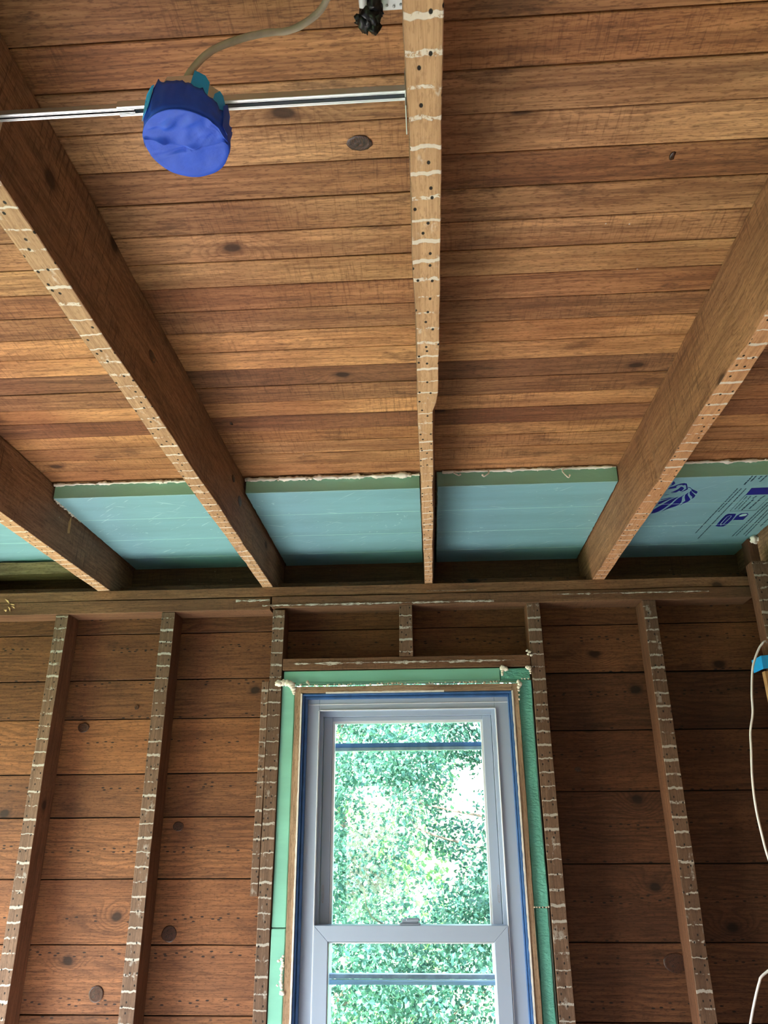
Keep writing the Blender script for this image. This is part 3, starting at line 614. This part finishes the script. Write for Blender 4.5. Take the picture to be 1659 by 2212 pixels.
# old wooden casing stubs
def wpart(name, x0, x1, z0, z1, d0, d1, m, bev=.0008, par=None, jit=None, ax='Z'):
    if jit:
        return lumber(name, ax, *((z0, z1, x0, x1, D+d0, D+d1) if ax == 'Z' else (x0, x1, D+d0, D+d1, z0, z1)), m, par or win, jit=jit, seg=.03)
    return box(name, x0, x1, D+d0, D+d1, z0, z1, m, par or win, bev)
wpart('casing', -.468, -.445, -.95, .449, -.004, .09, m_case, jit=.0014)
wpart('casing', .284, .305, -.95, .449, -.004, .09, m_case, jit=.0014)
wpart('casing', -.445, .284, .4265, .449, -.006, .09, m_caseh, jit=.0014, ax='X')
# white putty edges (jagged)
def putty(x, z0, z1, sd, vert=True):
    n = int((z1-z0)/.006); v = []; f = []
    for i in range(n+1):
        t = z0+(z1-z0)*i/n; r = .0018*(1+1.3*nz(t*50, sd)); a, b = -.0025-max(0, r)*.7, .0015
        for q in ((a, -.0065), (b, -.0065), (b, .004), (a, .004)):
            v.append((x+q[0], D+q[1], t) if vert else (t, D+q[1], x-q[0]))
    for i in range(n):
        for k in range(4): j = (k+1) % 4; f.append((i*4+k, i*4+4+k, i*4+4+j, i*4+j) if not vert else (i*4+k, i*4+j, i*4+4+j, i*4+4+k))
    mb = MB(); mb.add(v, f); mb.build('putty_line', m_plaster, win)
putty(-.4435, -.95, .425, 3); putty(.2845, -.95, .425, 7); putty(.4255, -.36, .05, 9, False)
# blue painted stop: stepped profile
for nm, (a, b, c, d) in {'l': (-.4425, -.434, -.002, .05), 'l2': (-.434, -.4235, .006, .05)}.items(): wpart('painted_stop', a, b, -.95, .4255, c, d, m_blue, .003)
for (a, b, c, d) in [(.2735, .283, -.002, .05), (.268, .2735, .006, .05)]: wpart('painted_stop', a, b, -.95, .4255, c, d, m_blue, .003)
wpart('painted_stop', -.4425, .283, .417, .4255, -.003, .05, m_blue, .003); wpart('painted_stop', -.434, .2735, .4065, .417, .005, .05, m_blue, .003)
# vinyl frame: outer face, inner step
def fr4(name, X0, X1, Z0, Z1, wdl, wdr, wt_, d0, d1, m, bev=.0008, wb=None, par=None):
    wpart(name, X0, X0+wdl, Z0, Z1, d0, d1, m, bev, par); wpart(name, X1-wdr, X1, Z0, Z1, d0, d1, m, bev, par)
    wpart(name, X0+wdl, X1-wdr, Z1-wt_, Z1, d0, d1, m, bev, par)
    if wb: wpart(name, X0+wdl, X1-wdr, Z0, Z0+wb, d0, d1, m, bev, par)
def K(v, dy): return v*(D+dy)/D
fr4('vinyl_frame', K(-.4245, .02), K(.2745, .02), -.95, K(.405, .02), .044, .054, .040, .020, .14, m_vinyl, .0015, wb=.03)
wpart('frame_ridge', K(-.380, .02), K(.2205, .02), K(.3655, .02), K(.3685, .02), .016, .03, m_vinyl2)
wpart('frame_ridge', K(-.3835, .02), K(-.3800, .02), -.94, K(.3655, .02), .014, .03, m_vinyl2)
wpart('frame_ridge', K(.2215, .02), K(.2245, .02), -.94, K(.3655, .02), .014, .03, m_vinyl2)
wpart('frame_ridge', K(-.424, .02), K(.274, .02), K(.386, .02), K(.3885, .02), .0185, .03, m_vinyl2)
# tracks beside the upper sash
fr4('sash_track', K(-.380, .045), K(.2215, .045), -.94, K(.3655, .045), .0130, .0135, .0200, .045, .12, m_vinyl, .0006)
# upper sash
us = empty('upper_sash', (-.08, D+.06, -.30), win)
fr4('sash_rail', K(-.3635, .06), K(.2055, .06), K(-.325, .06), K(.3435, .06), .030, .030, .0135, .06, .10, m_vinyl, .001, wb=.03, par=us)
def glz(par, X0, X1, Z0, Z1, t, d0, d1, m=m_vinyl2):
    mb = MB()
    mb.box(X0, X0+t, D+d0, D+d1, Z0, Z1); mb.box(X1-t, X1, D+d0, D+d1, Z0, Z1); mb.box(X0+t, X1-t, D+d0, D+d1, Z1-t, Z1); mb.box(X0+t, X1-t, D+d0, D+d1, Z0, Z0+t)
    mb.build('glazing_bead', m, par)
glz(us, K(-.3330, .065), K(.1775, .065), K(-.296, .065), K(.3295, .065), .0075, .064, .085)
box('glass_pane', K(-.330, .08), K(.173, .08), D+.078, D+.081, K(-.300, .08), K(.326, .08), m_glass, us)
for x in (-.361, .193):   # tilt latches with embossed ovals
    xx = K(x, .06); mb = MB(); n = 16
    for ring_, zf in ((1, 1), (.72, .86)):
        for i in range(n): a = 2*math.pi*i/n; mb.v.append((xx+.006+.0042*ring_*math.cos(a), D+(.0585 if ring_ == 1 else .0588), -.205+.0265*zf*math.copysign(abs(math.sin(a))**.6, math.sin(a))))
    mb.f = [(i, (i+1) % n, n+(i+1) % n, n+i) for i in range(n)]; mb.mi = [0]*n
    for q in range(7): mb.box(xx+.0045, xx+.0075, D+.0585, D+.061, -.222+q*.005, -.2195+q*.005)
    mb.build('tilt_latch', m_oldp, us)
# lower sash (in front)
ls = empty('lower_sash', (-.08, D+.025, -.9), win)
def mitred(name, par, X0, X1, Z0, Z1, wd, d0, d1, m):
    y0, y1 = D+d0, D+d1; o = [(X0, Z0), (X1, Z0), (X1, Z1), (X0, Z1)]; i_ = [(X0+wd, Z0+wd), (X1-wd, Z0+wd), (X1-wd, Z1-wd), (X0+wd, Z1-wd)]
    for k in range(4):
        j = (k+1) % 4; q = [o[k], o[j], i_[j], i_[k]]; v = [(a, y0, b) for a, b in q]+[(a, y1, b) for a, b in q]
        mk(name, v, [(0, 1, 2, 3), (7, 6, 5, 4), (0, 4, 5, 1), (1, 5, 6, 2), (2, 6, 7, 3), (3, 7, 4, 0)], m, par, bev=.0012)
mitred('sash_rail', ls, K(-.381, .012), K(.2215, .012), -.925, K(-.289, .012), .0445, .012, .055, m_vinyl)
glz(ls, K(-.337, .02), K(.178, .02), -.882, K(-.3345, .02), .0035, .018, .045)
box('glass_pane', K(-.337, .04), K(.178, .04), D+.038, D+.041, -.888, K(-.3335, .04), m_glass, ls)
lk = MB(); lx = K(-.0805, .02)
lk.box(lx-.033, lx+.033, D+.014, D+.050, K(-.289, .012), K(-.289, .012)+.006); lk.box(lx-.026, lx+.026, D+.018, D+.046, K(-.289, .012)+.006, K(-.289, .012)+.016); lk.box(lx-.012, lx+.030, D+.010, D+.030, K(-.289, .012)+.012, K(-.289, .012)+.020)
lock = lk.build('sash_lock', m_lock, ls, bev=.002)
# outside: exterior frame bars of the old storm window
def xb(name, z0, z1, d0, d1, m, x0=-.36, x1=.205, bev=.001): return wpart(name, K(x0, d0), K(x1, d0), K(z0, d0), K(z1, d0), d0, d1, m, bev, win)
xb('exterior_rail', .243, .257, .19, .225, m_blue2); xb('exterior_rail', .2325, .243, .185, .215, m_oldp)
xb('exterior_rail', -.432, -.420, .15, .175, m_oldp); xb('exterior_rail', -.448, -.437, .14, .17, m_vinyl)
fr4('exterior_frame', K(-.345, .14), K(.185, .14), K(-.95, .14), K(.352, .14), .012, .012, .018, .14, .235, m_vinyl)
tag(wpart('window_stool', -.50, .34, -.975, -.95, -.03, .2, m_vinyl, .003), None)
# dabs of spray foam around the window
def dab(pts, label, sd, m=m_spray, kind=None):
    mb = MB()
    for i, (x, z, r) in enumerate(pts): blob(mb, (x, D-.004, z), r, sd+i*3.3, (1.2, .55, 1))
    tag(mb.build('spray_foam_dab', m, smooth=True), label, 'spray foam', kind=kind)
rr = random.Random(5)
dab([(-.527, .462, .011), (-.512, .464, .010), (-.497, .463, .010), (-.484, .458, .011), (-.478, .450, .009), (-.474, .441, .008), (-.472, .432, .006), (-.472, .425, .004)], 'large cream foam dab at the top left corner of the window', 2)
dab([(-.45+.0105*i+rr.uniform(-.004, .004), .455+rr.uniform(-.002, .002), rr.uniform(.0012, .0045)) for i in range(66) if rr.random() < .7]+[(-.425, .464, .005), (-.425, .468, .003)], 'line of cream foam crumbs along the old head casing', 4, m_spraydk, 'stuff')
dab([(.257, .502, .009), (.266, .499, .008), (.255, .491, .005), (.2535, .483, .004), (.2535, .478, .003)], 'curl of cream foam on the top right foam piece', 6)
dab([(.340, .504, .005), (.348, .500, .007), (.350, .490, .004), (.351, .482, .003)], 'small white foam smear at the far right end of the top strip', 7)
dab([(.348, .549, .004), (.353, .556, .005), (.345, .561, .004), (.358, .545, .004)], 'white foam speck at the right end of the window header', 9)
dab([(.307, .455, .006), (.312, .446, .007), (.307, .436, .006), (.306, .425, .004), (.306, .41, .003), (.3055, .395, .003), (.33, .464, .0025), (.32, .464, .0025), (.342, .464, .0025)], 'cream foam dab at the top right corner of the casing', 12)
dab([(-.474+rr.uniform(-.004, .002), -.372-.0085*i, rr.uniform(.003, .007)) for i in range(12)]+[(-.487, -.385, .004), (-.488, -.45, .003), (-.473, -.47, .007)], 'ragged cream foam smear down the lower left foam strip', 15)
dab([(.3065, -.238, .0025), (.314, -.238, .0025), (.322, -.238, .0025), (.332, -.238, .0025), (.342, -.238, .0025), (.35, -.237, .0025)], 'thin grey foam seam between the two right foam strips', 17, m_spraydk)

# ------------------------------------------------------------------ hanger bar with the taped electrical box
bar = tag(empty('hanger_bar', (-.3, .71, .88)), 'long telescoping galvanised steel bar between two ceiling joists', 'metal bar')
def channel(x0, x1, y0, y1, z0, z1, t, name):
    mb = MB(); mb.box(x0, x1, y0, y0+t, z0, z1); mb.box(x0, x1, y1-t, y1, z0, z1); mb.box(x0, x1, y0, y1, z1-t, z1)
    mb.box(x0, x1, y0+t*.9, y0+t*.9+.0040, z0, z0+t); mb.box(x0, x1, y1-t*.9-.0034, y1-t*.9, z0, z0+t)
    mb.box(x0, x1, y0+.0032, y0+.0037, z0-.0006, z0+.0005); mb.box(x0, x1, y1-.0028, y1-.0023, z0-.0006, z0+.0005)
    return mb.build(name, m_steel, bar, bev=.0003)
channel(-.5655, -.37, .7055, .7165, .8815, .890, .0007, 'inner_rail'); channel(-.392, -.0095, .7030, .7180, .8805, .8915, .0008, 'outer_rail')
mb = MB(); mb.box(-.5655, -.37, .7085, .7135, .8845, .8852); mb.box(-.392, -.0095, .7085, .7125, .885, .8858); mb.build('slot_shade_strip', m_dark, bar)  # dark strip stands in for the shade inside the open slot
mb = MB(); mb.box(-.0098, -.0082, .690, .735, .865, .905); mb.box(-.0098, -.0082, .700, .745, .850, .866); mb.build('end_flange', m_steel, bar, bev=.0005)
box('end_flange', -.5655, -.564, .694, .730, .862, .90, m_steel, bar, .0005)
# taped box
BX, BY, BZ, BR = -.288, .697, .800, .0535
tb = tag(empty('taped_electrical_box', (BX, BY, BZ)), 'round ceiling electrical box wrapped in blue masking tape', 'electrical box')
mb = MB(); n = 8; v = []
for z in (.806, .868):
    for i in range(n): a = math.pi/8+2*math.pi*i/n; v.append((BX+.046*math.cos(a), BY+.046*math.sin(a), z))
mb.add(v, [tuple(range(n-1, -1, -1)), tuple(range(n, 2*n))]+[(i, (i+1) % n, n+(i+1) % n, n+i) for i in range(n)]); mb.box(BX-.012, BX+.012, BY-.008, BY+.02, .868, .8795)
mb.build('metal_box', m_steel, tb)
def rim_h(a):   # tape height round the box; a measured from +X
    s = math.degrees(a) % 360
    key = [(0, .826), (20, .834), (60, .85), (110, .856), (165, .848), (200, .838), (226, .840), (232, .846), (239, .859), (244, .852), (252, .8465), (256, .848), (262, .8445), (285, .8435), (291, .838), (304, .839), (310, .832), (322, .834), (330, .828), (345, .830), (352, .824), (360, .826)]
    for (a0, h0), (a1, h1) in zip(key, key[1:]):
        if a0 <= s <= a1: return h0+(h1-h0)*(s-a0)/(a1-a0)
    return .84
mb = MB(); n = 96; v = []; rows = 8
for r in range(rows+1):
    for i in range(n):
        a = 2*math.pi*i/n; h = rim_h(a)+.0022*nz(a*14, 5)+.0012*nz(a*40, 2); z = BZ+.0012+(h-BZ)*r/rows
        fold = .0018*nz(a*5, r*.35, 2)+.0011*abs(nz(a*13+r*.3, r*.2, 8)); rad = BR+fold-(.0015 if r == 0 else 0)+.0012*(r/rows)**2*nz(a*9, 1)*3
        v.append((BX+rad*math.cos(a), BY+rad*math.sin(a), z))
f = [(r*n+i, r*n+(i+1) % n, (r+1)*n+(i+1) % n, (r+1)*n+i) for r in range(rows) for i in range(n)]
mb.add(v, f); o = mb.build('side_tape', m_tape, tb, smooth=True)
sm = o.modifiers.new('thickness', 'SOLIDIFY'); sm.thickness = .0006
mb = MB(); v = []; R1 = 16
for r in range(R1+1):
    for i in range(n):
        a = 2*math.pi*i/n; q = r/R1; x, y = q*math.cos(a), q*math.sin(a)
        # overlapping strips: a step across the middle, folds to the right
        z = -.0013*(1 if y > .12-.10*x else 0)*1.0 + .0016*nz(x*2.2+4, y*2.2) + .0030*max(0, nz(x*4+9+y*2, y*2.2-x*2)) * (1 if y < .12-.10*x else .25)
        z += .0022*math.exp(-((y-.10+.22*x)/.035)**2)*(1 if x > -.9 and x < .3 else 0)
        rad = BR*(q if q < .97 else .985)
        v.append((BX+rad*math.cos(a)*1.0, BY+rad*math.sin(a), BZ+z+(.0014 if r == R1 else 0)-.0005))
f = [(r*n+i, (r+1)*n+i, (r+1)*n+(i+1) % n, r*n+(i+1) % n) for r in range(R1) for i in range(n)]
mb.add(v, f); o = mb.build('bottom_tape', m_tape, tb, smooth=True)
def flap(pts, m, lab=None, th=.0005):
    mb = MB(); n = len(pts); c = Vector((BX, BY, 0)); v = [Vector(p) for p in pts]; v2 = [p-(Vector((p.x, p.y, 0))-c).normalized()*th for p in v]
    mb.add(v+v2, [tuple(range(n)), tuple(range(2*n-1, n-1, -1))]+[(i, (i+1) % n, (i+1) % n+n, i+n) for i in range(n)]); o = mb.build('tape_flap', m, tb)
    if lab: tag(o, lab)
def cyl(a, z, r=BR+.0026): a = math.radians(a); return (BX+r*math.cos(a), BY+r*math.sin(a), z)
flap([cyl(204, .817), cyl(214, .815), cyl(226, .816), cyl(230, .824), cyl(236, .850), cyl(230, .853), cyl(216, .851), cyl(205, .844)], m_tape2, 'lighter blue tape flap')
flap([cyl(287, .838, BR-.002), cyl(312, .830, BR-.002), cyl(313, .858, BR-.001), cyl(306, .866, BR-.001), cyl(291, .868, BR-.001)], m_tape2, 'lighter blue tape flap')
flap([cyl(320, .826, BR-.002), cyl(350, .822, BR-.002), cyl(348, .842, BR-.001), cyl(337, .856, BR-.001), cyl(330, .858, BR-.001), cyl(322, .846, BR-.001)], m_tape2, 'lighter blue tape flap')
flap([cyl(350, .800), cyl(338, .803), cyl(336, .836), cyl(343, .846), cyl(352, .834)], m_tape)
# second strip folded under the near half of the bottom, its free edge standing off
mb = MB(); nx, ny = 40, 26; v = []
for j in range(ny+1):
    for i in range(nx+1):
        x = -1+2*i/nx; lim = math.sqrt(max(0, 1-x*x)); e = (-.30+.35*(x+1)/1.2 if x < .2 else .05-.16*(x-.2)); e = max(-lim*.9, min(e, lim*.97)); y = -lim*.99+(e+lim*.99)*j/ny
        ed = (j/ny)**6; wr = .0050*max(0, nz(x*2.2+2-y, y*3.4+x*2, 3))+.0030*abs(nz(x*5+y*6, y*2, 9))*max(0, x+.2)
        v.append((BX+BR*x*.995, BY+BR*y, BZ-.0018-wr-(.0035+.0030*nz(x*3, 5))*ed*(1 if x > -.95 else 0)))
mb.add(v, [(j*(nx+1)+i, (j+1)*(nx+1)+i, (j+1)*(nx+1)+i+1, j*(nx+1)+i+1) for j in range(ny) for i in range(nx)]); o = mb.build('tape_strip', m_tape, tb, smooth=True); sm = o.modifiers.new('thickness', 'SOLIDIFY'); sm.thickness = .0006
# beige cable
mb = MB(); cb = [(-.290, .690, .8695), (-.293, .681, .885), (-.285, .674, .900), (-.268, .669, .92), (-.249, .671, .94), (-.223, .673, .955), (-.193, .674, .965), (-.164, .680, .975), (-.142, .679, .985), (-.123, .673, .995), (-.110, .663, 1.004), (-.100, .640, 1.008), (-.095, .55, 1.010), (-.090, .3, 1.0105)]
tube(cb, .0046, 10, .12, mb, 6)
tag(mb.build('beige_cable', m_cable, smooth=True), 'old beige cloth-covered cable curving from the taped box up to the planks', 'cable')
# black taped wire end and bracket by the middle joist
bk = tag(empty('metal_bracket', (-.02, .66, .985)), 'pale galvanised bracket screwed beside the middle joist at the top edge', 'bracket')
mb = MB(); mb.box(-.055, -.0085, .640, .6705, .9885, .990); mb.box(-.0098, -.0083, .635, .672, .975, 1.005); mb.build('plate', m_steel, bk, bev=.0005)
mb = MB()
for k in range(5): blob(mb, (-.048+.009*k, .663+.002*(k % 2), .9875), .0018, k, lump=.1)
mb.build('screw_head', m_steel, bk, smooth=True)
tw = tag(empty('taped_wire_end', (-.053, .665, .97)), 'lump of black electrical tape around a wire end at the top edge', 'wire end')
mb = MB()
for (x, y, z, r) in [(-.052, .665, .973, .0125), (-.060, .672, .968, .0095), (-.048, .676, .970, .0095), (-.043, .664, .976, .009), (-.046, .650, .980, .010), (-.068, .667, .972, .005), (-.059, .676, .966, .005)]: blob(mb, (x, y, z), r, x*900, lump=.7)
mb.build('black_tape', m_black, tw, smooth=True)
mb = MB(); tube([(-.060, .655, .975), (-.060, .64, .98), (-.058, .62, .99), (-.05, .55, 1.008)], .0055, 10, mb=mb); mb.build('white_wire', m_white, tw, smooth=True)
# knot in the ceiling planks with a shiny resin ring
mb = MB(); n = 20; v = []
for q, (r, z) in enumerate([(1.25, 1.0178), (1.0, 1.0166), (.82, 1.0175), (.4, 1.0160), (0, 1.017)]):
    for k in range(n): a = 2*math.pi*k/n; rr_ = r*(1+.14*nz(math.cos(a)*2+3, math.sin(a)*2)); v.append((-.088+.017*rr_*math.cos(a), .9035+.012*rr_*math.sin(a), z))
mb.add(v, [(q*n+k, q*n+(k+1) % n, (q+1)*n+(k+1) % n, (q+1)*n+k) for q in range(4) for k in range(n)]); o = mb.build('knot', m_knot, ceiling, smooth=True)
for (x, y) in [(.425, .962), (-.52, 1.80)]:
    mb = MB(); blob(mb, (x, y, 1.0185), .006, 3, (.7, 1.5, .35)); mb.build('knot', m_knot, ceiling, smooth=True)

# ------------------------------------------------------------------ outside
tag(box('ground', -30, 30, 2.95, 60, -3.6, -3.5, m_grass), kind='structure')
tag(box('ground', -30, 30, -40, -2.31, -3.6, -3.5, m_grass), kind='structure')
tag(box('ground', -30, -2.9, -2.31, 2.95, -3.6, -3.5, m_grass), kind='structure')
def tree(x, y, ht, cr, nleaf, label, m, sd, leaf=.045, tx=0.0):
    rg = random.Random(sd); t = tag(empty('leafy_tree', (x, y, -3.5)), label, 'tree', 'leafy trees outside the window')
    mb = MB(); tube([(x+tx, y, -3.5), (x+tx+.1, y, -1.5), (x+tx*.9, y+.1, .5), (x+tx*.7, y, ht*.6)], lambda q: .14*(1-.7*q), 9, .15, mb)
    for k in range(9):
        a = rg.uniform(0, 6.28); z0 = rg.uniform(-2, ht*.5); l = cr*rg.uniform(.6, .95)
        tube([(x+tx*.9, y, z0), (x+math.cos(a)*l*.5, y+math.sin(a)*l*.5, z0+.25), (x+math.cos(a)*l, y+math.sin(a)*l, z0+.6)], lambda q: .014*(1-.8*q), 6, 0, mb, 4)
    mb.build('trunk', m_bark, t, smooth=True)
    v = []; f = []
    cl = []
    for k in range(260):
        a = rg.uniform(0, 6.28); z = rg.uniform(-3.2, ht); rad = cr*math.sqrt(rg.random())*math.sqrt(max(.15, 1-((z-.5)/(ht+1.5))**2)); cl.append((x+math.cos(a)*rad, y+math.sin(a)*rad, z, rg.uniform(.25, .5)))
    for i in range(nleaf):
        cx, cy, cz, r = cl[rg.randrange(len(cl))]
        d = Vector((rg.gauss(0, 1), rg.gauss(0, 1), rg.gauss(0, 1))).normalized()*r*rg.uniform(.5, 1.05); p = Vector((cx, cy, cz))+d
        u = Vector((rg.gauss(0, 1), rg.gauss(0, 1), rg.gauss(-.6, .8))).normalized(); s_ = u.orthogonal().normalized(); s_ = Matrix.Rotation(rg.uniform(0, 6.28), 3, u) @ s_; nn = u.cross(s_)
        L = leaf*rg.uniform(.7, 1.4); b = len(v)
        v += [p, p+u*L*.55+s_*L*.36+nn*L*.08, p+u*L*1.1, p+u*L*.55-s_*L*.36+nn*L*.08]; f += [(b, b+1, b+2), (b, b+2, b+3)]
    tag(mk('foliage', v, f, m, t), kind='stuff')
tree(-.3, 8.2, 4.2, 1.6, 120000, 'dense green tree filling most of the window view', m_leaf, 1, tx=1.15)
tree(-4.8, 9.5, 4.4, 1.7, 9000, 'green tree outside, left of the one seen in the window', m_leaf, 2, .08)
tree(4.6, 9.2, 5.2, 1.8, 9000, 'green tree outside, right of the one seen in the window', m_leaf, 3, .08)
tree(-1.6, 14.0, 5.8, 2.0, 16000, 'yellow-green tree standing behind the nearest one', m_leaf2, 4, .09)
tree(3.4, 15.5, 5.8, 2.2, 12000, 'far green tree behind the others, to the right', m_leaf, 6, .09)
tree(-.6, -9.5, 4.0, 1.7, 16000, 'green tree added behind the house to dim the window reflection, seen only in the glass', m_leaf, 9, .08)  # unseen tree added so its foliage darkens the bright reflection in the glass
